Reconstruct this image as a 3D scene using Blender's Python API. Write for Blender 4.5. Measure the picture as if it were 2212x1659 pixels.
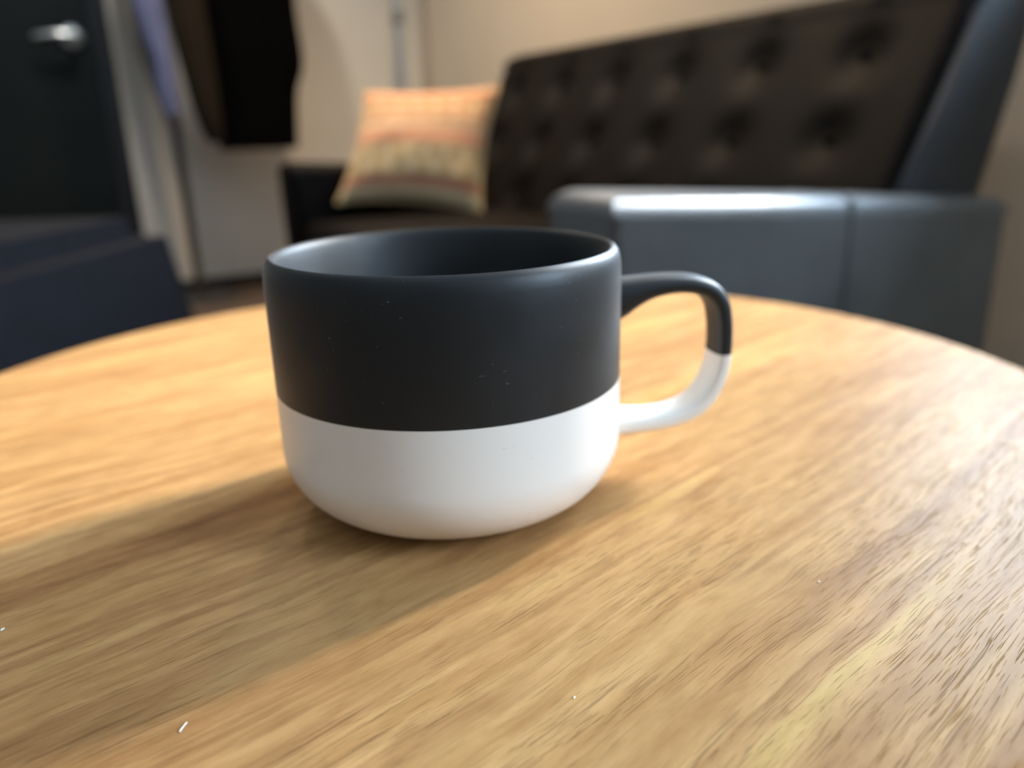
import bpy, bmesh, math, random
from mathutils import Vector, Matrix, noise

for o in list(bpy.data.objects):
    bpy.data.objects.remove(o)
scene = bpy.context.scene
COL = scene.collection

# ------------------------------------------------------------ camera
F_PX, PITCH, ROLL, YAW = 1701.5, 0.309, 0.0268, math.radians(30)
EYE = Vector((0.0, 0.0, 0.602))
TABLE_Z = 0.49
cd = bpy.data.cameras.new('camera')
cam = bpy.data.objects.new('camera', cd)
COL.objects.link(cam)
scene.camera = cam
cd.sensor_fit = 'HORIZONTAL'
cd.sensor_width = 36.0
cd.lens = F_PX / 2212 * 36.0
cd.clip_start = 0.01
cd.clip_end = 50
Fv = Vector((math.sin(YAW) * math.cos(PITCH), math.cos(YAW) * math.cos(PITCH), -math.sin(PITCH)))
Rt = Vector((math.cos(YAW), -math.sin(YAW), 0))
Up = Rt.cross(Fv)
r_ = math.cos(ROLL) * Rt - math.sin(ROLL) * Up
u_ = math.sin(ROLL) * Rt + math.cos(ROLL) * Up
cam.matrix_world = Matrix(((r_.x, u_.x, -Fv.x, EYE.x), (r_.y, u_.y, -Fv.y, EYE.y),
                           (r_.z, u_.z, -Fv.z, EYE.z), (0, 0, 0, 1)))
cd.dof.use_dof = True
cd.dof.focus_distance = 0.178
cd.dof.aperture_fstop = 7.0

# ------------------------------------------------------------ colour management, world, lights
scene.view_settings.view_transform = 'Standard'
scene.view_settings.look = 'None'
scene.view_settings.gamma = 1.0
scene.view_settings.use_curve_mapping = False
scene.view_settings.exposure = 0.13
scene.cycles.use_denoising = True
scene.cycles.max_bounces = 8
scene.cycles.sample_clamp_indirect = 6.0

w = bpy.data.worlds.new('sky')
scene.world = w
w.use_nodes = True
bg = w.node_tree.nodes['Background']
bg.inputs['Color'].default_value = (0.60, 0.79, 1.0, 1)
bg.inputs['Strength'].default_value = 54.0

WIN_Y0, WIN_Y1, WIN_Z0, WIN_Z1 = 0.27, 1.06, 0.95, 1.85
WALL_X = 1.60
sl = bpy.data.lights.new('sun', 'SUN')
sl.energy = 7.6
sl.angle = math.radians(10)
sl.color = (1.0, 0.90, 0.76)
so_ = bpy.data.objects.new('sun', sl)
S_AZ, S_EL = math.radians(86), math.radians(33)
so_.rotation_euler = Vector((math.sin(S_AZ) * math.cos(S_EL), math.cos(S_AZ) * math.cos(S_EL), math.sin(S_EL))).to_track_quat('Z', 'Y').to_euler()
so_.location = (4, 0.5, 3)
COL.objects.link(so_)

# second window, in the same wall behind the camera
W2_Y0, W2_Y1, W2_Z0, W2_Z1 = -1.95, -1.02, 1.00, 1.90


def portal(sx, sy, loc, rot):
    pl = bpy.data.lights.new('window_portal', 'AREA')
    pl.shape = 'RECTANGLE'
    pl.size = sx
    pl.size_y = sy
    pl.cycles.is_portal = True
    po = bpy.data.objects.new('window_portal', pl)
    po.location = loc
    po.rotation_euler = rot
    COL.objects.link(po)


portal(WIN_Z1 - WIN_Z0, WIN_Y1 - WIN_Y0, (WALL_X + 0.09, (WIN_Y0 + WIN_Y1) / 2, (WIN_Z0 + WIN_Z1) / 2), (0, math.radians(90), 0))
portal(W2_Z1 - W2_Z0, W2_Y1 - W2_Y0, (WALL_X + 0.09, (W2_Y0 + W2_Y1) / 2, (W2_Z0 + W2_Z1) / 2), (0, math.radians(90), 0))


# ------------------------------------------------------------ materials
def mat(name, color=(0.8, 0.8, 0.8), rough=0.5, metallic=0.0, spec=0.5, sheen=0.0, coat=0.0,
        var=0.0, var_scale=8.0, bump=0.0, bump_scale=200.0, emit=None, rvar=0.0):
    m = bpy.data.materials.new(name)
    m.use_nodes = True
    nt = m.node_tree
    b = nt.nodes['Principled BSDF']
    b.inputs['Base Color'].default_value = (*color, 1)
    b.inputs['Roughness'].default_value = rough
    b.inputs['Metallic'].default_value = metallic
    b.inputs['Specular IOR Level'].default_value = spec
    b.inputs['Sheen Weight'].default_value = sheen
    b.inputs['Coat Weight'].default_value = coat
    tc = nt.nodes.new('ShaderNodeTexCoord')
    if var > 0:
        n = nt.nodes.new('ShaderNodeTexNoise')
        n.inputs['Scale'].default_value = var_scale
        n.inputs['Detail'].default_value = 5
        nt.links.new(tc.outputs['Object'], n.inputs['Vector'])
        r = nt.nodes.new('ShaderNodeValToRGB')
        r.color_ramp.elements[0].position = 0.3
        r.color_ramp.elements[1].position = 0.7
        r.color_ramp.elements[0].color = (*[max(0, c * (1 - var)) for c in color], 1)
        r.color_ramp.elements[1].color = (*[min(1, c * (1 + var)) for c in color], 1)
        nt.links.new(n.outputs['Fac'], r.inputs['Fac'])
        nt.links.new(r.outputs['Color'], b.inputs['Base Color'])
        if rvar > 0:
            mr = nt.nodes.new('ShaderNodeMapRange')
            mr.inputs['To Min'].default_value = max(0.02, rough - rvar)
            mr.inputs['To Max'].default_value = min(1, rough + rvar)
            nt.links.new(n.outputs['Fac'], mr.inputs['Value'])
            nt.links.new(mr.outputs['Result'], b.inputs['Roughness'])
    if bump > 0:
        n2 = nt.nodes.new('ShaderNodeTexNoise')
        n2.inputs['Scale'].default_value = bump_scale
        n2.inputs['Detail'].default_value = 4
        nt.links.new(tc.outputs['Object'], n2.inputs['Vector'])
        bp = nt.nodes.new('ShaderNodeBump')
        bp.inputs['Strength'].default_value = bump
        bp.inputs['Distance'].default_value = 0.002
        nt.links.new(n2.outputs['Fac'], bp.inputs['Height'])
        nt.links.new(bp.outputs['Normal'], b.inputs['Normal'])
    if emit:
        b.inputs['Emission Color'].default_value = (*emit[0], 1)
        b.inputs['Emission Strength'].default_value = emit[1]
    return m


def N(nt, kind, **kw):
    n = nt.nodes.new(kind)
    for k, v in kw.items():
        if k in n.inputs:
            n.inputs[k].default_value = v
        else:
            setattr(n, k, v)
    return n


def ramp(nt, stops, interp='LINEAR'):
    r = nt.nodes.new('ShaderNodeValToRGB')
    cr = r.color_ramp
    cr.interpolation = interp
    while len(cr.elements) < len(stops):
        cr.elements.new(0.5)
    for e, (p, c) in zip(cr.elements, stops):
        e.position = p
        e.color = (*c, 1) if len(c) == 3 else c
    return r


def wood_material():
    """embossed oak-look laminate, grain along local X"""
    m = bpy.data.materials.new('oak_laminate')
    m.use_nodes = True
    nt = m.node_tree
    L = nt.links.new
    b = nt.nodes['Principled BSDF']
    tc = N(nt, 'ShaderNodeTexCoord')

    def stretched(sx, sy, detail, dist=0.0, rough=0.5, off=0.0):
        mp = N(nt, 'ShaderNodeMapping')
        mp.inputs['Scale'].default_value = (sx, sy, 1)
        mp.inputs['Location'].default_value = (off, off * 0.7, off)
        L(warp.outputs['Vector'], mp.inputs['Vector'])
        n = N(nt, 'ShaderNodeTexNoise')
        n.inputs['Scale'].default_value = 1.0
        n.inputs['Detail'].default_value = detail
        n.inputs['Roughness'].default_value = rough
        n.inputs['Distortion'].default_value = dist
        L(mp.outputs['Vector'], n.inputs['Vector'])
        return n

    # gentle waviness of the grain
    wn = N(nt, 'ShaderNodeTexNoise')
    wn.inputs['Scale'].default_value = 9.0
    wn.inputs['Detail'].default_value = 2
    L(tc.outputs['Object'], wn.inputs['Vector'])
    sub = N(nt, 'ShaderNodeVectorMath', operation='SUBTRACT')
    L(wn.outputs['Color'], sub.inputs[0])
    sub.inputs[1].default_value = (0.5, 0.5, 0.5)
    mul = N(nt, 'ShaderNodeVectorMath', operation='MULTIPLY')
    L(sub.outputs['Vector'], mul.inputs[0])
    mul.inputs[1].default_value = (0.0, 0.012, 0.0)
    warp = N(nt, 'ShaderNodeVectorMath', operation='ADD')
    L(tc.outputs['Object'], warp.inputs[0])
    L(mul.outputs['Vector'], warp.inputs[1])

    broad = stretched(3.2, 52, 4, 0.3, 0.55)
    r1 = ramp(nt, [(0.28, (0.29, 0.140, 0.056)), (0.40, (0.42, 0.222, 0.086)), (0.49, (0.50, 0.285, 0.117)),
                   (0.55, (0.39, 0.205, 0.082)), (0.63, (0.51, 0.292, 0.120)), (0.76, (0.54, 0.355, 0.122))])
    L(broad.outputs['Fac'], r1.inputs['Fac'])
    mott = stretched(60, 240, 5, 0.2, 0.65, 3.1)
    r2 = ramp(nt, [(0.32, (0.84, 0.80, 0.75)), (0.62, (1.06, 1.06, 1.06))])
    L(mott.outputs['Fac'], r2.inputs['Fac'])
    mx = N(nt, 'ShaderNodeMix', data_type='RGBA', blend_type='MULTIPLY')
    mx.inputs[0].default_value = 1.0
    L(r1.outputs['Color'], mx.inputs[6])
    L(r2.outputs['Color'], mx.inputs[7])
    # pores: short dark dashes along the grain, in patches
    fine = stretched(95, 2700, 2, 0.0, 0.5, 7.7)
    rf = ramp(nt, [(0.60, (0, 0, 0)), (0.68, (1, 1, 1))])
    L(fine.outputs['Fac'], rf.inputs['Fac'])
    big = stretched(34, 1500, 2.0, 0.05, 0.5, 1.3)
    rb = ramp(nt, [(0.63, (0, 0, 0)), (0.69, (1, 1, 1))])
    L(big.outputs['Fac'], rb.inputs['Fac'])
    patch = stretched(14, 70, 2, 0, 0.5, 5.0)
    rp = ramp(nt, [(0.38, (0.25, 0.25, 0.25)), (0.6, (1, 1, 1))])
    L(patch.outputs['Fac'], rp.inputs['Fac'])
    pm = N(nt, 'ShaderNodeMath', operation='MAXIMUM')
    L(rf.outputs['Color'], pm.inputs[0])
    L(rb.outputs['Color'], pm.inputs[1])
    pp = N(nt, 'ShaderNodeMath', operation='MULTIPLY')
    L(pm.outputs[0], pp.inputs[0])
    L(rp.outputs['Color'], pp.inputs[1])
    fac = N(nt, 'ShaderNodeMath', operation='MULTIPLY')
    L(pp.outputs[0], fac.inputs[0])
    fac.inputs[1].default_value = 0.55
    mx2 = N(nt, 'ShaderNodeMix', data_type='RGBA', blend_type='MIX')
    L(fac.outputs[0], mx2.inputs[0])
    L(mx.outputs[2], mx2.inputs[6])
    mx2.inputs[7].default_value = (0.17, 0.085, 0.035, 1)
    L(mx2.outputs[2], b.inputs['Base Color'])
    # relief
    inv = N(nt, 'ShaderNodeMath', operation='SUBTRACT')
    inv.inputs[0].default_value = 1.0
    L(pp.outputs[0], inv.inputs[1])
    grit = N(nt, 'ShaderNodeTexNoise')
    grit.inputs['Scale'].default_value = 2600
    grit.inputs['Detail'].default_value = 2
    L(tc.outputs['Object'], grit.inputs['Vector'])
    gm = N(nt, 'ShaderNodeMath', operation='MULTIPLY_ADD')
    L(grit.outputs['Fac'], gm.inputs[0])
    gm.inputs[1].default_value = 0.12
    L(inv.outputs[0], gm.inputs[2])
    soft = stretched(25, 320, 3, 0.1, 0.5, 2.0)
    gm2 = N(nt, 'ShaderNodeMath', operation='MULTIPLY_ADD')
    L(soft.outputs['Fac'], gm2.inputs[0])
    gm2.inputs[1].default_value = 0.4
    L(gm.outputs[0], gm2.inputs[2])
    bp = N(nt, 'ShaderNodeBump')
    bp.inputs['Strength'].default_value = 0.9
    bp.inputs['Distance'].default_value = 0.00016
    L(gm2.outputs[0], bp.inputs['Height'])
    L(bp.outputs['Normal'], b.inputs['Normal'])
    b.inputs['Roughness'].default_value = 0.40
    b.inputs['Specular IOR Level'].default_value = 0.035
    return m


def mug_material(name, color, rough, speck, spec=0.5, sm=0.0, sheen=0.0):
    """matt glaze with smudges, tiny pin-hole specks and a few light scuffs"""
    m = bpy.data.materials.new(name)
    m.use_nodes = True
    nt = m.node_tree
    L = nt.links.new
    b = nt.nodes['Principled BSDF']
    b.inputs['Specular IOR Level'].default_value = spec
    b.inputs['Sheen Weight'].default_value = sheen
    b.inputs['Sheen Roughness'].default_value = 0.28
    tc = N(nt, 'ShaderNodeTexCoord')
    n = N(nt, 'ShaderNodeTexNoise')
    n.inputs['Scale'].default_value = 38
    n.inputs['Detail'].default_value = 5
    n.inputs['Distortion'].default_value = 0.6
    L(tc.outputs['Object'], n.inputs['Vector'])
    mr = N(nt, 'ShaderNodeMapRange')
    mr.inputs['From Min'].default_value = 0.3
    mr.inputs['From Max'].default_value = 0.7
    mr.inputs['To Min'].default_value = rough - sm
    mr.inputs['To Max'].default_value = rough + sm
    L(n.outputs['Fac'], mr.inputs['Value'])
    L(mr.outputs['Result'], b.inputs['Roughness'])
    v = N(nt, 'ShaderNodeTexVoronoi')
    v.inputs['Scale'].default_value = 260
    L(tc.outputs['Object'], v.inputs['Vector'])
    lt = N(nt, 'ShaderNodeMath', operation='LESS_THAN')
    L(v.outputs['Distance'], lt.inputs[0])
    lt.inputs[1].default_value = 0.035
    # scuffs: thin slanted dashes gathered in patches
    mp = N(nt, 'ShaderNodeMapping')
    mp.inputs['Rotation'].default_value = (0.3, 0.9, 0.4)
    mp.inputs['Scale'].default_value = (110, 1900, 1900)
    L(tc.outputs['Object'], mp.inputs['Vector'])
    sn = N(nt, 'ShaderNodeTexNoise')
    sn.inputs['Scale'].default_value = 1
    sn.inputs['Detail'].default_value = 0
    L(mp.outputs['Vector'], sn.inputs['Vector'])
    gt = ramp(nt, [(0.84, (0, 0, 0)), (0.87, (1, 1, 1))])
    L(sn.outputs['Fac'], gt.inputs['Fac'])
    mxx = N(nt, 'ShaderNodeMath', operation='MAXIMUM')
    L(lt.outputs[0], mxx.inputs[0])
    L(gt.outputs['Color'], mxx.inputs[1])
    sc = N(nt, 'ShaderNodeMath', operation='MULTIPLY')
    pn = N(nt, 'ShaderNodeTexNoise')
    pn.inputs['Scale'].default_value = 55
    L(tc.outputs['Object'], pn.inputs['Vector'])
    pr_ = ramp(nt, [(0.42, (0, 0, 0)), (0.62, (speck[1] * 1.6,) * 3)])
    L(pn.outputs['Fac'], pr_.inputs['Fac'])
    L(mxx.outputs[0], sc.inputs[0])
    L(pr_.outputs['Color'], sc.inputs[1])
    mx = N(nt, 'ShaderNodeMix', data_type='RGBA')
    L(sc.outputs[0], mx.inputs[0])
    mx.inputs[6].default_value = (*color, 1)
    mx.inputs[7].default_value = (*speck[0], 1)
    L(mx.outputs[2], b.inputs['Base Color'])
    g = N(nt, 'ShaderNodeTexNoise')
    g.inputs['Scale'].default_value = 900
    g.inputs['Detail'].default_value = 3
    L(tc.outputs['Object'], g.inputs['Vector'])
    bp = N(nt, 'ShaderNodeBump')
    bp.inputs['Strength'].default_value = 0.12
    bp.inputs['Distance'].default_value = 0.0002
    L(g.outputs['Fac'], bp.inputs['Height'])
    L(bp.outputs['Normal'], b.inputs['Normal'])
    return m


def cushion_material():
    """woven stripes and rows of small pale motifs, laid out in UV"""
    m = bpy.data.materials.new('woven_striped_cotton')
    m.use_nodes = True
    nt = m.node_tree
    L = nt.links.new
    b = nt.nodes['Principled BSDF']
    b.inputs['Roughness'].default_value = 0.9
    b.inputs['Sheen Weight'].default_value = 0.2
    tc = N(nt, 'ShaderNodeTexCoord')
    sx = N(nt, 'ShaderNodeSeparateXYZ')
    L(tc.outputs['UV'], sx.inputs[0])
    cream, tan, salmon, rust, olive, rose = ((0.82, 0.62, 0.36), (0.70, 0.40, 0.19), (0.74, 0.37, 0.21),
                                             (0.48, 0.20, 0.10), (0.58, 0.40, 0.19), (0.56, 0.23, 0.13))
    st = [(0.0, olive), (0.03, cream), (0.09, cream), (0.10, rose), (0.18, rose), (0.20, olive), (0.30, olive),
          (0.31, cream), (0.34, olive), (0.43, olive), (0.445, cream), (0.465, rust), (0.485, rust), (0.495, salmon),
          (0.60, salmon), (0.615, tan), (0.635, cream), (0.655, cream), (0.665, rust), (0.685, salmon),
          (0.76, tan), (0.86, tan), (0.885, rust), (0.90, rust), (0.92, salmon), (1.0, tan)]
    rr = ramp(nt, st)
    L(sx.outputs['Y'], rr.inputs['Fac'])

    def motif(v0, v1, freq, phase):
        s = N(nt, 'ShaderNodeMath', operation='MULTIPLY_ADD')
        L(sx.outputs['X'], s.inputs[0])
        s.inputs[1].default_value = freq * 2 * math.pi
        s.inputs[2].default_value = phase
        sn = N(nt, 'ShaderNodeMath', operation='SINE')
        L(s.outputs[0], sn.inputs[0])
        # distance from band centre
        d = N(nt, 'ShaderNodeMath', operation='SUBTRACT')
        L(sx.outputs['Y'], d.inputs[0])
        d.inputs[1].default_value = (v0 + v1) / 2
        a = N(nt, 'ShaderNodeMath', operation='ABSOLUTE')
        L(d.outputs[0], a.inputs[0])
        k = N(nt, 'ShaderNodeMath', operation='MULTIPLY')
        L(a.outputs[0], k.inputs[0])
        k.inputs[1].default_value = 2.0 / (v1 - v0)
        g = N(nt, 'ShaderNodeMath', operation='SUBTRACT', use_clamp=True)
        L(sn.outputs[0], g.inputs[0])
        L(k.outputs[0], g.inputs[1])
        h = N(nt, 'ShaderNodeMath', operation='MULTIPLY', use_clamp=True)
        L(g.outputs[0], h.inputs[0])
        h.inputs[1].default_value = 4.0
        return h
    cur = rr.outputs['Color']
    for v0, v1, fr, ph, c in ((0.78, 0.86, 7, 0.3, (0.85, 0.62, 0.36)), (0.68, 0.75, 8, 1.0, (0.85, 0.56, 0.34)),
                              (0.345, 0.44, 7, 0.2, (0.82, 0.64, 0.38)), (0.20, 0.32, 6, 1.4, (0.80, 0.60, 0.36)),
                              (0.17, 0.22, 6, 4.5, (0.46, 0.32, 0.15))):
        h = motif(v0, v1, fr, ph)
        mx = N(nt, 'ShaderNodeMix', data_type='RGBA')
        L(h.outputs[0], mx.inputs[0])
        L(cur, mx.inputs[6])
        mx.inputs[7].default_value = (*c, 1)
        cur = mx.outputs[2]
    L(cur, b.inputs['Base Color'])
    nn = N(nt, 'ShaderNodeTexNoise')
    nn.inputs['Scale'].default_value = 350
    L(tc.outputs['Object'], nn.inputs['Vector'])
    bp = N(nt, 'ShaderNodeBump')
    bp.inputs['Strength'].default_value = 0.4
    bp.inputs['Distance'].default_value = 0.001
    L(nn.outputs['Fac'], bp.inputs['Height'])
    L(bp.outputs['Normal'], b.inputs['Normal'])
    return m


M = dict(
    wood=wood_material(),
    mug_black=mug_material('matt_black_glaze', (0.0055, 0.006, 0.0065), 0.52, ((0.35, 0.35, 0.34), 0.35), sm=0.07, spec=0.5, sheen=0.3),
    mug_white=mug_material('satin_white_glaze', (0.90, 0.84, 0.77), 0.34, ((0.45, 0.40, 0.34), 0.35), sm=0.03),
    leather=mat('dark_brown_leather', (0.0050, 0.0034, 0.0025), 0.55, spec=0.09, var=0.35, var_scale=14, bump=0.5, bump_scale=260, rvar=0.06),
    leather_window_lit=mat('window_lit_dark_leather', (0.150, 0.152, 0.154), 0.29, var=0.15, var_scale=9, bump=0.5, bump_scale=260, rvar=0.05),  # window light on the same dark leather, put into a lighter base colour
    leather_side_lit=mat('side_lit_dark_leather', (0.035, 0.038, 0.044), 0.5, var=0.15, var_scale=9, bump=0.5, bump_scale=260),  # same leather again, bluish window reflection painted into the colour
    button=mat('leather_button', (0.004, 0.0035, 0.0035), 0.8, spec=0.08, var=0.2, var_scale=60),
    dark_wood=mat('dark_stained_wood', (0.03, 0.018, 0.012), 0.4, var=0.3, var_scale=30),
    navy=mat('blue_black_upholstery', (0.0045, 0.005, 0.008), 0.8, spec=0.2, sheen=0.0, var=0.25, var_scale=25, bump=0.4, bump_scale=400),
    wall=mat('grey_wall_paint', (0.76, 0.73, 0.66), 0.85, var=0.03, var_scale=3, bump=0.15, bump_scale=120),
    wall_dark=mat('darkened_unseen_wall', (0.30, 0.29, 0.27), 0.85, var=0.03, var_scale=3, bump=0.15, bump_scale=120),  # unseen walls, coloured dark only to cut the bounce light
    wall_side=mat('warm_lit_grey_wall', (0.62, 0.53, 0.42), 0.85, var=0.03, var_scale=3, bump=0.15, bump_scale=120),  # grey wall, with warm light partly put into the colour as beige
    ceiling=mat('white_ceiling_paint', (0.75, 0.74, 0.72), 0.9, var=0.02, var_scale=2),
    carpet=mat('dark_brown_carpet', (0.075, 0.050, 0.036), 0.95, var=0.3, var_scale=90, bump=0.8, bump_scale=700),
    door=mat('black_green_door_paint', (0.007, 0.011, 0.011), 0.5, spec=0.2, var=0.1, var_scale=5),
    frame=mat('black_door_frame_paint', (0.006, 0.008, 0.011), 0.4, var=0.1, var_scale=5),
    base=mat('black_vinyl_baseboard', (0.012, 0.011, 0.010), 0.5, var=0.1, var_scale=20),
    chrome=mat('brushed_chrome', (0.72, 0.76, 0.78), 0.28, metallic=1.0, var=0.05, var_scale=40),
    grey_metal=mat('dull_grey_metal', (0.30, 0.33, 0.34), 0.45, metallic=0.8, var=0.05, var_scale=40),
    stand=mat('grey_brown_metal_tube', (0.075, 0.068, 0.062), 0.4, metallic=0.3, var=0.1, var_scale=20),
    coat_black=mat('black_wool', (0.0012, 0.0012, 0.0015), 0.95, spec=0.05, var=0.2, var_scale=60),
    coat_brown=mat('dark_brown_wool', (0.020, 0.015, 0.010), 0.95, spec=0.1, var=0.25, var_scale=60),
    coat_taupe=mat('taupe_cotton', (0.27, 0.235, 0.19), 0.95, spec=0.2, var=0.12, var_scale=30),
    shirt=mat('periwinkle_blue_cotton', (0.15, 0.175, 0.33), 0.9, spec=0.2, var=0.12, var_scale=30),
    cushion=cushion_material(),
    piping=mat('sand_cotton_piping', (0.60, 0.45, 0.24), 0.9, var=0.1, var_scale=80),
    window_frame=mat('white_window_paint', (0.7, 0.7, 0.68), 0.4, var=0.02, var_scale=5),
    black_metal=mat('black_powder_coat', (0.02, 0.02, 0.02), 0.5, var=0.1, var_scale=40),
    lint=mat('white_lint', (0.9, 0.9, 0.88), 0.8, var=0.03, var_scale=400),
    lamp_on=mat('lit_lamp_diffuser', (0.9, 0.85, 0.75), 0.5, emit=((1.0, 0.72, 0.42), 12.0), var=0.01),
)
gl = bpy.data.materials.new('window_glass')
gl.use_nodes = True
gnt = gl.node_tree
gnt.nodes.remove(gnt.nodes['Principled BSDF'])
g1 = gnt.nodes.new('ShaderNodeBsdfTransparent')
g2 = gnt.nodes.new('ShaderNodeBsdfGlossy')
g2.inputs['Roughness'].default_value = 0.02
gm_ = gnt.nodes.new('ShaderNodeMixShader')
fr_ = gnt.nodes.new('ShaderNodeFresnel')
fr_.inputs['IOR'].default_value = 1.2
gnt.links.new(fr_.outputs[0], gm_.inputs[0])
gnt.links.new(g1.outputs[0], gm_.inputs[1])
gnt.links.new(g2.outputs[0], gm_.inputs[2])
gnt.links.new(gm_.outputs[0], gnt.nodes['Material Output'].inputs['Surface'])
M['glass'] = gl


# ------------------------------------------------------------ mesh helpers
def obj(name, bm, m, parent=None, smooth=True, loc=None, rot=None):
    me = bpy.data.meshes.new(name)
    bmesh.ops.recalc_face_normals(bm, faces=bm.faces[:])
    bm.to_mesh(me)
    bm.free()
    for mm in (m if isinstance(m, (list, tuple)) else [m]):
        me.materials.append(mm)
    o = bpy.data.objects.new(name, me)
    COL.objects.link(o)
    if smooth:
        for p in me.polygons:
            p.use_smooth = True
        try:
            me.set_sharp_from_angle(angle=math.radians(40))
        except Exception:
            pass
    if loc is not None:
        o.location = loc
    if rot is not None:
        o.rotation_euler = rot
    if parent is not None:
        o.parent = parent
    return o


def empty(name, loc=(0, 0, 0), rz=0.0):
    o = bpy.data.objects.new(name, None)
    o.location = loc
    o.rotation_euler = (0, 0, rz)
    o.empty_display_size = 0.05
    COL.objects.link(o)
    return o


def tag(o, label, cat, group=None):
    o['label'] = label
    o['category'] = cat
    if group:
        o['group'] = group
    return o


def struct(o):
    o['kind'] = 'structure'
    return o


def add_box(bm, x0, x1, y0, y1, z0, z1, bev=0.0, seg=3):
    vs = [bm.verts.new((x, y, z)) for x in (x0, x1) for y in (y0, y1) for z in (z0, z1)]
    fs = [bm.faces.new([vs[i] for i in f]) for f in
          ((0, 1, 3, 2), (4, 6, 7, 5), (0, 4, 5, 1), (2, 3, 7, 6), (0, 2, 6, 4), (1, 5, 7, 3))]
    if bev:
        es = list({e for f in fs for e in f.edges})
        bmesh.ops.bevel(bm, geom=es, offset=bev, segments=seg, profile=0.5, affect='EDGES')
    return vs


def box(x0, x1, y0, y1, z0, z1, bev=0.0, seg=3):
    bm = bmesh.new()
    add_box(bm, x0, x1, y0, y1, z0, z1, bev, seg)
    return bm


def lathe(profile, n=96, bm=None, c=(0, 0, 0), matfn=None):
    bm = bm or bmesh.new()
    rings = []
    for r, z in profile:
        if r < 1e-6:
            rings.append([bm.verts.new((c[0], c[1], c[2] + z))])
        else:
            rings.append([bm.verts.new((c[0] + r * math.cos(2 * math.pi * i / n), c[1] + r * math.sin(2 * math.pi * i / n),
                                        c[2] + z)) for i in range(n)])
    for k, (a, b) in enumerate(zip(rings, rings[1:])):
        for i in range(n):
            j = (i + 1) % n
            if len(a) == 1 and len(b) == 1:
                continue
            if len(a) == 1:
                f = bm.faces.new((a[0], b[j], b[i]))
            elif len(b) == 1:
                f = bm.faces.new((a[i], a[j], b[0]))
            else:
                f = bm.faces.new((a[i], a[j], b[j], b[i]))
            if matfn:
                f.material_index = matfn(k)
    return bm


def tube(points, radius, n=12, bm=None, caps=True):
    bm = bm or bmesh.new()
    pts = [Vector(p) for p in points]
    rings = []
    prev = None
    for i, p in enumerate(pts):
        d = (pts[min(i + 1, len(pts) - 1)] - pts[max(i - 1, 0)]).normalized()
        if prev is None:
            a = Vector((0, 0, 1)) if abs(d.z) < 0.9 else Vector((1, 0, 0))
            s = d.cross(a).normalized()
        else:
            s = (prev - d * prev.dot(d)).normalized()
        prev = s
        t = d.cross(s)
        rr = radius(i / (len(pts) - 1)) if callable(radius) else radius
        rings.append([bm.verts.new(p + (s * math.cos(2 * math.pi * k / n) + t * math.sin(2 * math.pi * k / n)) * rr)
                      for k in range(n)])
    for a, b in zip(rings, rings[1:]):
        for k in range(n):
            j = (k + 1) % n
            bm.faces.new((a[k], a[j], b[j], b[k]))
    if caps:
        bm.faces.new(rings[0])
        bm.faces.new(rings[-1][::-1])
    return bm


def catmull(pts, per=8):
    out = []
    n = len(pts)
    P = [Vector(p) for p in pts]
    for i in range(n - 1):
        p0, p1, p2, p3 = P[max(i - 1, 0)], P[i], P[i + 1], P[min(i + 2, n - 1)]
        for k in range(per):
            t = k / per
            out.append(0.5 * ((2 * p1) + (p2 - p0) * t + (2 * p0 - 5 * p1 + 4 * p2 - p3) * t * t
                              + (3 * p1 - p0 - 3 * p2 + p3) * t ** 3))
    out.append(P[-1])
    return out


# ------------------------------------------------------------ the room
RX0, RX1, RY0, RY1, RZ = -2.6, WALL_X, -2.4, 3.52, 2.6
T = 0.12
struct(obj('floor', box(RX0 - T, RX1 + T, RY0 - T, RY1 + T, -0.1, 0), M['carpet'], smooth=False))
struct(obj('ceiling', box(RX0 - T, RX1 + T, RY0 - T, RY1 + T, RZ, RZ + 0.1), M['ceiling'], smooth=False))
struct(obj('wall_back', box(RX0 - T, RX1 + T, RY1, RY1 + T, 0, RZ), M['wall'], smooth=False))
struct(obj('wall_front', box(RX0 - T, RX1 + T, RY0 - T, RY0, 0, RZ), M['wall_dark'], smooth=False))
struct(obj('wall_left', box(RX0 - T, RX0, RY0, RY1, 0, RZ), M['wall_dark'], smooth=False))
bm = bmesh.new()
add_box(bm, RX1, RX1 + T, RY0, W2_Y0, 0, RZ)
add_box(bm, RX1, RX1 + T, W2_Y1, WIN_Y0, 0, RZ)
add_box(bm, RX1, RX1 + T, W2_Y0, W2_Y1, 0, W2_Z0)
add_box(bm, RX1, RX1 + T, W2_Y0, W2_Y1, W2_Z1, RZ)
add_box(bm, RX1, RX1 + T, WIN_Y1, RY1, 0, RZ)
add_box(bm, RX1, RX1 + T, WIN_Y0, WIN_Y1, 0, WIN_Z0)
add_box(bm, RX1, RX1 + T, WIN_Y0, WIN_Y1, WIN_Z1, RZ)
struct(obj('wall_right', bm, M['wall_side'], smooth=False))

# one window above the sofa, one in the same wall behind the camera
def window(name, loc, width, height, rz):
    win = struct(empty(name, loc, rz))
    hw, hz = width / 2, height
    bm = bmesh.new()
    add_box(bm, -0.03, 0.03, -hw, hw, 0, 0.05)
    add_box(bm, -0.03, 0.03, -hw, hw, hz - 0.05, hz)
    add_box(bm, -0.03, 0.03, -hw, -hw + 0.05, 0.05, hz - 0.05)
    add_box(bm, -0.03, 0.03, hw - 0.05, hw, 0.05, hz - 0.05)
    obj('window_frame', bm, M['window_frame'], win, smooth=False)
    obj('window_pane', box(-0.004, 0.004, -hw + 0.05, hw - 0.05, 0.05, hz - 0.05), M['glass'], win, smooth=False)
    obj('window_sill', box(-0.10, 0.03, -hw, hw, 0.0, 0.02, 0.004), M['window_frame'], win, smooth=False)


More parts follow.
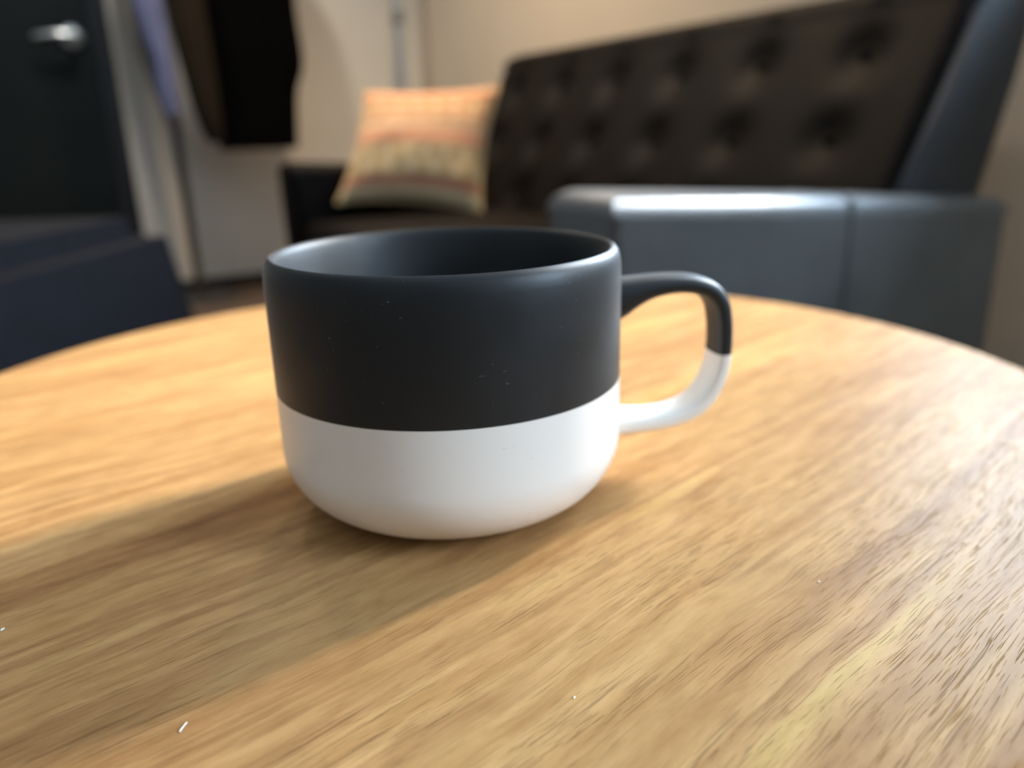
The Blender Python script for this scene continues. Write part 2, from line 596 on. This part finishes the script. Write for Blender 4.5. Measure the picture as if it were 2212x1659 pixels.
window('window_1', (RX1 + 0.06, (WIN_Y0 + WIN_Y1) / 2, WIN_Z0), WIN_Y1 - WIN_Y0, WIN_Z1 - WIN_Z0, 0)
window('window_2', (RX1 + 0.06, (W2_Y0 + W2_Y1) / 2, W2_Z0), W2_Y1 - W2_Y0, W2_Z1 - W2_Z0, 0)

# black door at the left of the back wall
door = struct(empty('door_1', (-0.19, RY1, 0)))
obj('door_panel', box(-0.445, 0.462, -0.02, 0.0, 0.01, 2.05, 0.002), M['door'], door, smooth=False)
bm = bmesh.new()
add_box(bm, 0.464, 0.527, -0.035, 0.0, 0, 2.115, 0.003)
add_box(bm, -0.51, -0.447, -0.035, 0.0, 0, 2.115, 0.003)
add_box(bm, -0.447, 0.464, -0.035, 0.0, 2.052, 2.115, 0.003)
obj('door_frame', bm, M['frame'], door, smooth=False)
bm = bmesh.new()
R90 = Matrix.Rotation(math.radians(90), 4, 'X')
lathe([(0.0, 0.0), (0.036, 0.0), (0.038, 0.004), (0.034, 0.011), (0.018, 0.014), (0.014, 0.045), (0.013, 0.06), (0.0, 0.062)], 40, bm)
bmesh.ops.transform(bm, matrix=R90, verts=bm.verts[:])
lev = tube(catmull([(0.012, -0.052, 0.0), (-0.02, -0.056, 0.003), (-0.06, -0.056, 0.004), (-0.10, -0.052, -0.001), (-0.125, -0.046, -0.004)], 6),
           lambda t: 0.0125 - 0.004 * t, 14)
tmp = bpy.data.meshes.new('t')
lev.to_mesh(tmp)
lev.free()
bm.from_mesh(tmp)
bpy.data.meshes.remove(tmp)
dh = obj('door_handle', bm, M['chrome'], door, loc=(0.398, -0.02, 0.973))
dh['label'] = 'chrome lever handle on a round rose'
ky = obj('lock_cylinder', tube([(0, 0, 0), (0, -0.008, 0)], 0.007, 16), M['grey_metal'], dh, loc=(0, -0.058, 0))

struct(obj('baseboard_back', box(0.338, RX1, RY1 - 0.012, RY1, 0, 0.05, 0.003), M['base'], smooth=False))
struct(obj('baseboard_right', box(RX1 - 0.012, RX1, RY0, RY1 - 0.012, 0, 0.05, 0.003), M['base'], smooth=False))

# ------------------------------------------------------------ ceiling lamps (outside the frame)
def ceiling_lamp(x, y, power, label, aim=None, size=0.14, spread=150, color=(1.0, 0.74, 0.46)):
    r = empty('ceiling_light', (x, y, RZ))
    tag(r, label, 'light')
    obj('lamp_housing', lathe([(0.09, 0), (0.09, -0.03), (0.075, -0.035), (0.07, -0.03), (0.07, -0.012), (0, -0.012)], 32), M['window_frame'], r)
    obj('diffuser', lathe([(0.069, -0.013), (0.069, -0.022), (0, -0.026)], 32), M['lamp_on'], r)
    l = bpy.data.lights.new('lamp_light', 'AREA')
    l.shape = 'DISK'
    l.size = size
    l.energy = power
    l.color = color
    l.spread = math.radians(spread)
    lo = bpy.data.objects.new('lamp_light', l)
    lo.location = (0, 0, -0.045)
    lo.parent = r
    COL.objects.link(lo)
    return r


ceiling_lamp(1.05, 2.1, 17, 'round warm ceiling lamp above the tufted sofa', spread=100)
ceiling_lamp(0.35, 2.70, 15, 'added round ceiling lamp, unseen, brightening the back wall by the coat stand', spread=130, color=(1.0, 0.93, 0.84))  # added lamp out of view, put in to brighten the back wall

# ------------------------------------------------------------ round table
table = empty('round_table', (0.1598, 0.3061, 0), math.radians(13))
tag(table, 'round low table with oak-look laminate top, carrying the mug', 'table')
RT = 0.2575
prof = [(0, TABLE_Z - 0.028), (RT - 0.004, TABLE_Z - 0.028), (RT - 0.001, TABLE_Z - 0.025)]
prof += [(RT, TABLE_Z - 0.02), (RT, TABLE_Z - 0.0035), (RT - 0.001, TABLE_Z - 0.0012), (RT - 0.003, TABLE_Z - 0.0002), (RT - 0.006, TABLE_Z)]
prof += [(RT * 0.6, TABLE_Z), (0, TABLE_Z)]
obj('table_top', lathe(prof, 192), M['wood'], table)
obj('column', lathe([(0, 0.02), (0.045, 0.02), (0.035, 0.035), (0.03, 0.05), (0.03, TABLE_Z - 0.06), (0.05, TABLE_Z - 0.04), (0.11, TABLE_Z - 0.034), (0.11, TABLE_Z - 0.028), (0, TABLE_Z - 0.028)], 48), M['black_metal'], table)
obj('base_plate', lathe([(0, 0), (0.19, 0), (0.19, 0.008), (0.18, 0.013), (0.05, 0.02), (0, 0.02)], 64), M['black_metal'], table)

# ------------------------------------------------------------ mug
mug = empty('mug', (0.10286, 0.21716, TABLE_Z), -YAW + math.radians(10))
tag(mug, 'wide ceramic mug, matt black above and white below, with looped handle', 'mug')
ZR, ZL, RO, R0, ZC = 0.0797, 0.0405, 0.0533, 0.0325, 0.0215
outer = []
for k in range(25):
    a = math.pi / 2 * k / 24
    outer.append((R0 + (RO - R0) * math.sin(a) ** 0.95, 0.0016 + (ZC - 0.0016) * (1 - math.cos(a) ** 1.06)))
p_out = [(0, 0.0022), (R0 - 0.004, 0.0022), (R0 - 0.0035, 0.0), (R0 - 0.001, 0.0), (R0 - 0.0005, 0.0012)] + outer
zs = [0.026, 0.032, 0.0375, ZL]
p_white = p_out + [(RO, z) for z in zs]
p_black = [(RO, z) for z in (0.046, 0.054, 0.062, 0.070)]
p_black += [(RO - 0.0001, 0.0745), (RO - 0.0004, 0.0765), (RO - 0.0009, 0.0782), (RO - 0.0016, 0.0792), (RO - 0.0024, ZR),
            (RO - 0.0031, 0.0793), (RO - 0.0037, 0.0784), (RO - 0.0041, 0.077)]
p_in = [(RO - 0.0047, 0.074), (RO - 0.0057, 0.066), (RO - 0.0069, 0.055), (RO - 0.0084, 0.04), (RO - 0.0096, 0.026)]
for k in range(1, 17):
    a = math.pi / 2 * k / 16
    p_in.append(((RO - 0.0096) * (0.5 + 0.5 * math.cos(a)) if k < 16 else 0.024, 0.006 + 0.020 * (1 - math.sin(a))))
p_in += [(0.012, 0.0058), (0, 0.0057)]
full = p_white + p_black + p_in
nw = len(p_white) - 1
body = obj('body', lathe(full, 192, matfn=lambda k: 0 if k < nw else 1), [M['mug_white'], M['mug_black']], mug)

# handle: centre line (s outward from the axis, z), thickness in that plane, width across
hp = [(0.0490, 0.0602, 0.0150, 0.0150), (0.0535, 0.0606, 0.0135, 0.0148), (0.0580, 0.0620, 0.0105, 0.0145),
      (0.0640, 0.0636, 0.0076, 0.0140), (0.0715, 0.0644, 0.0062, 0.0138), (0.0790, 0.0640, 0.0060, 0.0137),
      (0.0850, 0.0618, 0.0062, 0.0136), (0.0886, 0.0575, 0.0062, 0.0136), (0.0900, 0.0520, 0.0060, 0.0136),
      (0.0905, 0.0460, 0.0058, 0.0136), (0.09045, ZL, 0.0058, 0.0136), (0.0896, 0.0345, 0.0060, 0.0136),
      (0.0870, 0.0280, 0.0064, 0.0136), (0.0822, 0.0225, 0.0066, 0.0137), (0.0750, 0.0196, 0.0066, 0.0138),
      (0.0670, 0.0186, 0.0068, 0.0140), (0.0590, 0.0187, 0.0074, 0.0145), (0.0535, 0.0189, 0.0084, 0.0150), (0.0490, 0.0190, 0.0092, 0.0152)]
cl = catmull([(a, b, 0) for a, b, _, _ in hp], 6)
tw = catmull([(c, d, 0) for _, _, c, d in hp], 6)
zi = 10 * 6
bm = bmesh.new()
rings = []
NS = 28
for i, (p, q) in enumerate(zip(cl, tw)):
    d = (cl[min(i + 1, len(cl) - 1)] - cl[max(i - 1, 0)])
    d = Vector((d.x, d.y)).normalized()
    nrm = Vector((-d.y, d.x))
    if i == zi:
        nrm = Vector((1.0, 0.0))
    ring = []
    for k in range(NS):
        a = 2 * math.pi * k / NS
        ca, sa = math.cos(a), math.sin(a)
        e = 0.68
        cu = math.copysign(abs(ca) ** e, ca) * q.x / 2
        cw = math.copysign(abs(sa) ** e, sa) * q.y / 2
        ring.append(bm.verts.new((p.x + nrm.x * cu * (1 if i != zi else math.copysign(1, (-d.y))), cw, p.y + nrm.y * cu)))
    rings.append(ring)
for i, (a, b) in enumerate(zip(rings, rings[1:])):
    for k in range(NS):
        j = (k + 1) % NS
        f = bm.faces.new((a[k], a[j], b[j], b[k]))
        f.material_index = 1 if i < zi else 0
bm.faces.new(rings[0])
bm.faces.new(rings[-1][::-1])
obj('handle', bm, [M['mug_white'], M['mug_black']], mug)

# ------------------------------------------------------------ lint on the table
def lint(name, pts, r, label):
    c = Vector(pts[0])
    o = obj(name, tube(catmull([Vector(p) - c for p in pts], 4), r, 6), M['lint'], loc=c)
    tag(o, label, 'lint', )
    return o


z_ = TABLE_Z + 0.00018
lint('lint_fibre', [(0.0055, 0.1454, z_), (0.0059, 0.1459, z_ + 0.0001), (0.0066, 0.1467, z_ + 0.0001), (0.0072, 0.1475, z_)], 0.00014,
     'short white lint fibre lying on the wooden table front, lower left')
lint('lint_fibre', [(-0.0263, 0.2054, z_), (-0.0260, 0.2057, z_ + 0.0001), (-0.0256, 0.2060, z_)], 0.00020,
     'tiny white lint speck on the table at the left edge of the photo')
lint('lint_fibre', [(0.1550, 0.1140, z_), (0.1553, 0.1142, z_), (0.1556, 0.1143, z_)], 0.00016,
     'tiny white lint speck on the wood right of the mug')
lint('lint_fibre', [(0.0772, 0.1117, z_), (0.0775, 0.1119, z_), (0.0778, 0.1121, z_)], 0.00012,
     'tiny white lint speck on the wood in front of the mug, near bottom centre')

# ------------------------------------------------------------ sofa
sofa = empty('tufted_sofa', (0.98, 1.46, 0))
tag(sofa, 'dark leather loveseat with button-tufted back, behind the round table', 'sofa')
SO = Vector((0.98, 1.46, 0))


def spart(name, bm, m, parent=None, smooth=True):
    bmesh.ops.translate(bm, vec=-SO, verts=bm.verts[:])
    return obj(name, bm, m, parent or sofa, smooth)


def arm(y0, y1, z_front, z_rear, x0=0.56, x1=1.38):
    bm = bmesh.new()
    vs = add_box(bm, x0, x1, y0, y1, 0.12, z_front)
    for v in vs:
        if v.co.z > 0.3 and v.co.x > 1:
            v.co.z = z_rear
    top = [e for e in bm.edges if all(v.co.z > 0.3 for v in e.verts)]
    bmesh.ops.bevel(bm, geom=top, offset=0.030, segments=8, profile=0.5, affect='EDGES')
    vert = [e for e in bm.edges if abs(e.verts[0].co.z - e.verts[1].co.z) > 0.2]
    bmesh.ops.bevel(bm, geom=vert, offset=0.014, segments=4, profile=0.5, affect='EDGES')
    return bm


a1 = spart('arm', arm(0.73, 0.87, 0.5335, 0.481), M['leather_window_lit'])
a1['label'] = 'near arm with window sheen painted in as grey, and a vertical seam'
a2 = spart('arm', arm(2.05, 2.19, 0.545, 0.50), M['leather'])
# raised seam across the near arm
sx_ = 0.981
zt = 0.5335 + (0.481 - 0.5335) * (sx_ - 0.56) / 0.82
pts = [(sx_, 0.729, 0.125), (sx_, 0.729, zt - 0.035), (sx_, 0.733, zt - 0.014), (sx_, 0.745, zt - 0.002), (sx_, 0.765, zt + 0.0005), (sx_, 0.85, zt + 0.0005)]
spart('seam', tube(catmull(pts, 5), 0.0016, 8), M['leather_window_lit'], a1)

# seat
spart('base', box(0.60, 1.30, 0.872, 2.048, 0.12, 0.26, 0.01), M['leather'])


def seat_cushion(y0, y1):
    bm = box(0.565, 1.20, y0, y1, 0.262, 0.395, 0.035, 6)
    bmesh.ops.subdivide_edges(bm, edges=[e for e in bm.edges if e.calc_length() > 0.2], cuts=8, use_grid_fill=True)
    for v in bm.verts:
        if v.co.z > 0.39:
            u = (v.co.x - 0.565) / 0.635
            t = (v.co.y - y0) / (y1 - y0)
            v.co.z += 0.018 * max(0, math.sin(math.pi * u)) ** 0.6 * max(0, math.sin(math.pi * t)) ** 0.6
    return bm


spart('seat_cushion', seat_cushion(0.875, 1.458), M['leather'])
spart('seat_cushion', seat_cushion(1.462, 2.045), M['leather'])

# back: front surface with dimples at the buttons, then a plain rear
Y0B, Y1B = 0.775, 2.215
BX = lambda z: 1.14 + 0.536 * (z - 0.514)
btn = [(0.937 + 0.228 * k, z) for z in (0.712, 0.577, 0.442) for k in range(6)]


def back_front(y, z):
    x = BX(z)
    dip = 0.0
    for by, bz in btn:
        d2 = (y - by) ** 2 + ((z - bz) * 1.12) ** 2
        dip += 0.021 * math.exp(-d2 / (2 * 0.033 ** 2))
    return x + dip - 0.012


bm = bmesh.new()
NY, NZ = 210, 66
Z0B, Z1B = 0.30, 0.785
grid = []
for j in range(NZ + 1):
    z = Z0B + (Z1B - Z0B) * j / NZ
    row = []
    for i in range(NY + 1):
        y = Y0B + (Y1B - Y0B) * i / NY
        e = min(y - Y0B, Y1B - y)
        rnd = 0.022 * (1 - math.sqrt(max(0, 1 - (1 - min(1, e / 0.03)) ** 2)))
        row.append(bm.verts.new((back_front(y, z) + rnd, y, z)))
    grid.append(row)
# crest: roll over to the rear
xr_top = 1.445
x_f = BX(Z1B) - 0.012
for k in range(1, 9):
    a = math.pi * k / 8
    row = []
    for i in range(NY + 1):
        y = Y0B + (Y1B - Y0B) * i / NY
        e = min(y - Y0B, Y1B - y)
        dr = 0.03 * (1 - math.sqrt(max(0, 1 - (1 - min(1, e / 0.05)) ** 2)))
        cx = (x_f + xr_top) / 2
        hx = (xr_top - x_f) / 2
        row.append(bm.verts.new((cx - hx * math.copysign(abs(math.cos(a)) ** 0.6, math.cos(a)), y, Z1B + (0.038 * math.sin(a) ** 0.7 if k < 8 else 0) - dr * math.sin(a))))
    grid.append(row)
for z in (0.65, 0.50, 0.30):
    grid.append([bm.verts.new((xr_top - 0.33 * (Z1B - z), Y0B + (Y1B - Y0B) * i / NY, z)) for i in range(NY + 1)])
for a, b in zip(grid, grid[1:]):
    for i in range(NY):
        bm.faces.new((a[i], a[i + 1], b[i + 1], b[i]))
bm.faces.new([r[0] for r in grid])
bm.faces.new([r[-1] for r in grid][::-1])
bm.faces.new(grid[0][::-1] + grid[-1])
backrest = spart('backrest', bm, M['leather'])
# near side panel of the back, slightly proud
bm = bmesh.new()
side = [(BX(0.47) + 0.006, 0.47), (BX(0.62) + 0.006, 0.62), (BX(0.76) + 0.006, 0.76), (BX(0.785) + 0.02, 0.802), (1.40, 0.812),
        (1.432, 0.795), (1.435, 0.775), (1.40, 0.66), (1.345, 0.47)]
f0 = [bm.verts.new((x, 0.766, z)) for x, z in side]
f1 = [bm.verts.new((x, 0.790, z)) for x, z in side]
bm.faces.new(f0)
bm.faces.new(f1[::-1])
for i in range(len(side)):
    j = (i + 1) % len(side)
    bm.faces.new((f0[i], f0[j], f1[j], f1[i]))
bmesh.ops.bevel(bm, geom=[e for e in bm.edges if all(abs(v.co.y - 0.766) < 1e-5 for v in e.verts)], offset=0.006, segments=3, affect='EDGES')
spart('side_panel', bm, M['leather_side_lit'], backrest)
sph = None
for by, bz in btn:
    b = bmesh.new()
    lathe([(0, 0.006), (0.005, 0.0055), (0.011, 0.003), (0.014, 0), (0.011, -0.004), (0, -0.005)], 16, b)
    if sph is None:
        o = obj('button', b, M['button'], sofa)
        sph = o
    else:
        b.free()
        o = sph.copy()
        COL.objects.link(o)
        o.parent = sofa
    o.rotation_euler = (0, math.radians(-62), 0)
    o.location = Vector((back_front(by, bz) - 0.004, by, bz)) - SO
for x, y in ((0.62, 0.79), (0.62, 2.13), (1.30, 0.79), (1.30, 2.13)):
    spart('leg', lathe([(0, 0), (0.014, 0), (0.022, 0.121), (0, 0.121)], 20, c=(x, y, 0)), M['dark_wood'])

# ------------------------------------------------------------ cushion
cu = empty('throw_cushion', (0.86, 1.95, 0.41))
tag(cu, 'orange and cream striped woven cushion leaning at the far end of the sofa', 'cushion')
CO = Vector((0.86, 1.95, 0.41))
BL, BR, TL, TR = (Vector(v) for v in ((0.662, 2.025, 0.440), (0.960, 1.795, 0.413), (0.782, 2.085, 0.715), (1.076, 1.885, 0.717)))
nrm = ((BR - BL).cross(TL - BL)).normalized()
if nrm.y > 0:
    nrm = -nrm
NU = 36
bm = bmesh.new()
uvl = bm.loops.layers.uv.new('UVMap')
sides = []
for sgn in (1, -1):
    rows = []
    for j in range(NU + 1):
        v = j / NU
        row = []
        for i in range(NU + 1):
            u = i / NU
            eu, ev = 4 * u * (1 - u), 4 * v * (1 - v)
            pin_u = 0.045 * ev ** 0.8 * (2 * u - 1)      # sides bow inward between the corners
            pin_v = 0.05 * eu ** 0.8 * (2 * v - 1)
            uu, vv = u - pin_u, v - pin_v
            p = BL * (1 - uu) * (1 - vv) + BR * uu * (1 - vv) + TL * (1 - uu) * vv + TR * uu * vv
            th = 0.062 * (eu * ev) ** 0.42
            wr = 0.004 * noise.noise(Vector((u * 5, v * 5, sgn * 3.0))) * (eu * ev) ** 0.3
            row.append((p + nrm * sgn * (th + wr) - CO, (u, v)))
        rows.append(row)
    sides.append(rows)
vmap = []
for s, rows in enumerate(sides):
    g = []
    for j, row in enumerate(rows):
        r = []
        for i, (p, uv) in enumerate(row):
            if s == 1 and (i in (0, NU) or j in (0, NU)):
                r.append(vmap[0][j][i])
            else:
                r.append((bm.verts.new(p), uv))
        g.append(r)
    vmap.append(g)
for g in vmap:
    for j in range(NU):
        for i in range(NU):
            q = [g[j][i], g[j][i + 1], g[j + 1][i + 1], g[j + 1][i]]
            f = bm.faces.new([a[0] for a in q])
            for lp, a in zip(f.loops, q):
                lp[uvl].uv = a[1]
edge_loop = [vmap[0][0][i][0].co.copy() for i in range(NU + 1)] + [vmap[0][j][NU][0].co.copy() for j in range(1, NU + 1)] + \
            [vmap[0][NU][i][0].co.copy() for i in range(NU - 1, -1, -1)] + [vmap[0][j][0][0].co.copy() for j in range(NU - 1, -1, -1)]
obj('cushion_cover', bm, M['cushion'], cu)
obj('piping', tube(edge_loop, 0.0045, 8), M['piping'], cu)

# ------------------------------------------------------------ upholstered bench at the left
ch = empty('bench', (-0.42, 1.62, 0), -math.radians(33))
tag(ch, 'blue-black upholstered low bench beyond the left edge of the table', 'bench')
cr, sr = math.cos(math.radians(-33)), math.sin(math.radians(-33))


def to_local(x, y):
    dx, dy = x + 0.42, y - 1.62
    return dx * cr + dy * sr, -dx * sr + dy * cr


fx, fy = to_local(0.205, 1.765)
BW, BL_ = 0.50, 1.05
bm = bmesh.new()
vs = add_box(bm, fx - BW, fx, fy - BL_, fy, 0.10, 0.462)
for v in vs:
    if v.co.z < 0.2 and v.co.y > fy - 0.1:
        v.co.y += 0.11
    if v.co.z < 0.2 and v.co.x > fx - 0.01:
        v.co.x += 0.01
es = [e for e in bm.edges if all(v.co.z > 0.3 for v in e.verts)]
bmesh.ops.bevel(bm, geom=es, offset=0.045, segments=8, affect='EDGES')
obj('upholstered_seat', bm, M['navy'], ch)
for x in (fx - BW + 0.05, fx - 0.05):
    for y in (fy - BL_ + 0.06, fy - 0.06):
        obj('leg', lathe([(0, 0), (0.012, 0), (0.018, 0.101), (0, 0.101)], 16, c=(x, y, 0)), M['dark_wood'], ch)

# ------------------------------------------------------------ floor lamp pole in the corner
fl = empty('floor_lamp', (1.43, 3.35, 0))
tag(fl, 'slim silver floor lamp pole standing in the room corner behind the cushion', 'lamp')
obj('lamp_base', lathe([(0, 0), (0.13, 0), (0.13, 0.012), (0.12, 0.02), (0.02, 0.028), (0, 0.028)], 48), M['grey_metal'], fl)
obj('pole', lathe([(0, 0.028), (0.019, 0.028), (0.019, 1.045), (0, 1.045)], 24), M['chrome'], fl)
obj('collar', lathe([(0, 1.045), (0.021, 1.045), (0.023, 1.052), (0.023, 1.098), (0.021, 1.105), (0, 1.105)], 24), M['grey_metal'], fl)
obj('upper_pole', lathe([(0, 1.105), (0.0175, 1.105), (0.0175, 1.62), (0, 1.62)], 24), M['chrome'], fl)
obj('lamp_shade', lathe([(0.04, 1.60), (0.13, 1.72), (0.133, 1.72), (0.045, 1.595), (0, 1.595), (0, 1.60), (0.04, 1.60)], 48), M['grey_metal'], fl)

# ------------------------------------------------------------ coat stand and what hangs on it
PX, PY = 0.492, 3.33
cs = empty('coat_stand', (PX, PY, 0))
tag(cs, 'thin grey coat stand between the black door and the corner', 'coat stand')
obj('pole', lathe([(0, 0.02), (0.017, 0.02), (0.017, 1.78), (0.012, 1.80), (0, 1.805)], 24), M['stand'], cs)
obj('stand_base', lathe([(0, 0), (0.15, 0), (0.15, 0.01), (0.14, 0.018), (0.02, 0.022), (0, 0.022)], 48), M['black_metal'], cs)
HOOKS = {'black': (0.27, -0.03), 'brown': (0.05, -0.17), 'shirt': (-0.055, -0.19), 'taupe': (-0.075, -0.03)}
for hx, hy in HOOKS.values():
    obj('hook', tube(catmull([(0, 0, 1.60), (hx * 0.5, hy * 0.5, 1.61), (hx * 0.9, hy * 0.9, 1.63), (hx, hy, 1.66)], 5), 0.008, 10), M['stand'], cs)


def garment(name, hook, stations, m, label, cat, seed, folds=7, amp=0.012, extra=None):
    """hanging cloth: stations = (z, x centre, half width, y centre, half depth), top to bottom, world coordinates"""
    rnd = random.Random(seed)
    hx, hy = PX + HOOKS[hook][0], PY + HOOKS[hook][1]
    r = empty(name, (hx, hy, 1.66))
    tag(r, label, cat, 'garments on the coat stand')
    NA = 72
    bm = bmesh.new()
    st = catmull([(s[1], s[2], s[3]) for s in stations], 6)
    s2 = catmull([(s[0], s[4], 0) for s in stations], 6)
    ph = [rnd.uniform(0, 6.28) for _ in range(4)]
    rings = []
    for a, b in zip(st, s2):
        z, hd = b.x, b.y
        down = min(1, max(0, (stations[0][0] - z) / 0.5))
        ring = []
        for k in range(NA):
            t = 2 * math.pi * k / NA
            f = 1 + down * (amp / 0.05) * (math.sin(folds * t + ph[0] + z * 2) * 0.5 + math.sin((folds * 2 + 1) * t + ph[1]) * 0.25)
            ct, s_ = math.cos(t), math.sin(t)
            x = a.x + a.y * math.copysign(abs(ct) ** 0.8, ct) * (1 + 0.15 * (f - 1))
            y = a.z + hd * s_ * f
            ring.append(bm.verts.new((x - hx, y - hy, z - 1.66)))
        rings.append(ring)
    for a, b in zip(rings, rings[1:]):
        for k in range(NA):
            j = (k + 1) % NA
            bm.faces.new((a[k], a[j], b[j], b[k]))
    bm.faces.new(rings[0])
    bm.faces.new(rings[-1][::-1])
    obj(extra or 'cloth_body', bm, m, r)
    z0 = stations[0][0]
    obj('hanging_loop', tube(catmull([(stations[0][1] - hx - 0.01, stations[0][3] - hy, z0 - 1.665), (-0.004, 0, 0.004), (0.004, 0, 0.004),
                                      (stations[0][1] - hx + 0.01, stations[0][3] - hy, z0 - 1.665)], 4), 0.003, 8), m, r)
    return r


g = garment('long_coat', 'black', [(1.63, 0.762, 0.04, 3.30, 0.03), (1.58, 0.765, 0.13, 3.28, 0.055), (1.45, 0.775, 0.175, 3.26, 0.07), (1.20, 0.775, 0.188, 3.25, 0.075),
                                   (1.05, 0.774, 0.190, 3.25, 0.075), (0.88, 0.787, 0.185, 3.25, 0.075), (0.77, 0.778, 0.160, 3.25, 0.07),
                                   (0.62, 0.775, 0.150, 3.25, 0.065), (0.565, 0.772, 0.148, 3.25, 0.06)],
            M['coat_black'], 'long black coat hanging nearest the corner on the coat stand', 'coat', 1)
garment('short_coat', 'brown', [(1.63, 0.545, 0.02, 3.160, 0.02), (1.55, 0.55, 0.06, 3.145, 0.035), (1.35, 0.545, 0.068, 3.135, 0.04), (1.05, 0.548, 0.066, 3.125, 0.042),
                                (0.85, 0.563, 0.058, 3.125, 0.042), (0.68, 0.578, 0.044, 3.125, 0.04), (0.595, 0.590, 0.026, 3.125, 0.03)],
        M['coat_brown'], 'dark brown coat hanging between the blue shirt and the black coat', 'coat', 2)
garment('shirt', 'shirt', [(1.63, 0.437, 0.015, 3.135, 0.015), (1.55, 0.435, 0.045, 3.12, 0.025), (1.35, 0.425, 0.052, 3.11, 0.03), (1.08, 0.424, 0.048, 3.10, 0.032),
                           (0.97, 0.432, 0.043, 3.10, 0.03), (0.86, 0.445, 0.032, 3.10, 0.03), (0.76, 0.447, 0.030, 3.10, 0.028), (0.69, 0.452, 0.027, 3.10, 0.024)],
        M['shirt'], 'periwinkle blue shirt hanging at the left of the coat stand', 'shirt', 3)
garment('jacket', 'taupe', [(1.63, 0.42, 0.02, 3.30, 0.02), (1.55, 0.42, 0.06, 3.30, 0.03), (1.35, 0.42, 0.075, 3.30, 0.035), (1.05, 0.430, 0.062, 3.30, 0.035),
                            (0.85, 0.452, 0.045, 3.29, 0.03), (0.70, 0.475, 0.028, 3.29, 0.026), (0.66, 0.48, 0.02, 3.29, 0.022)],
        M['coat_taupe'], 'taupe jacket hanging behind the blue shirt', 'jacket', 4)
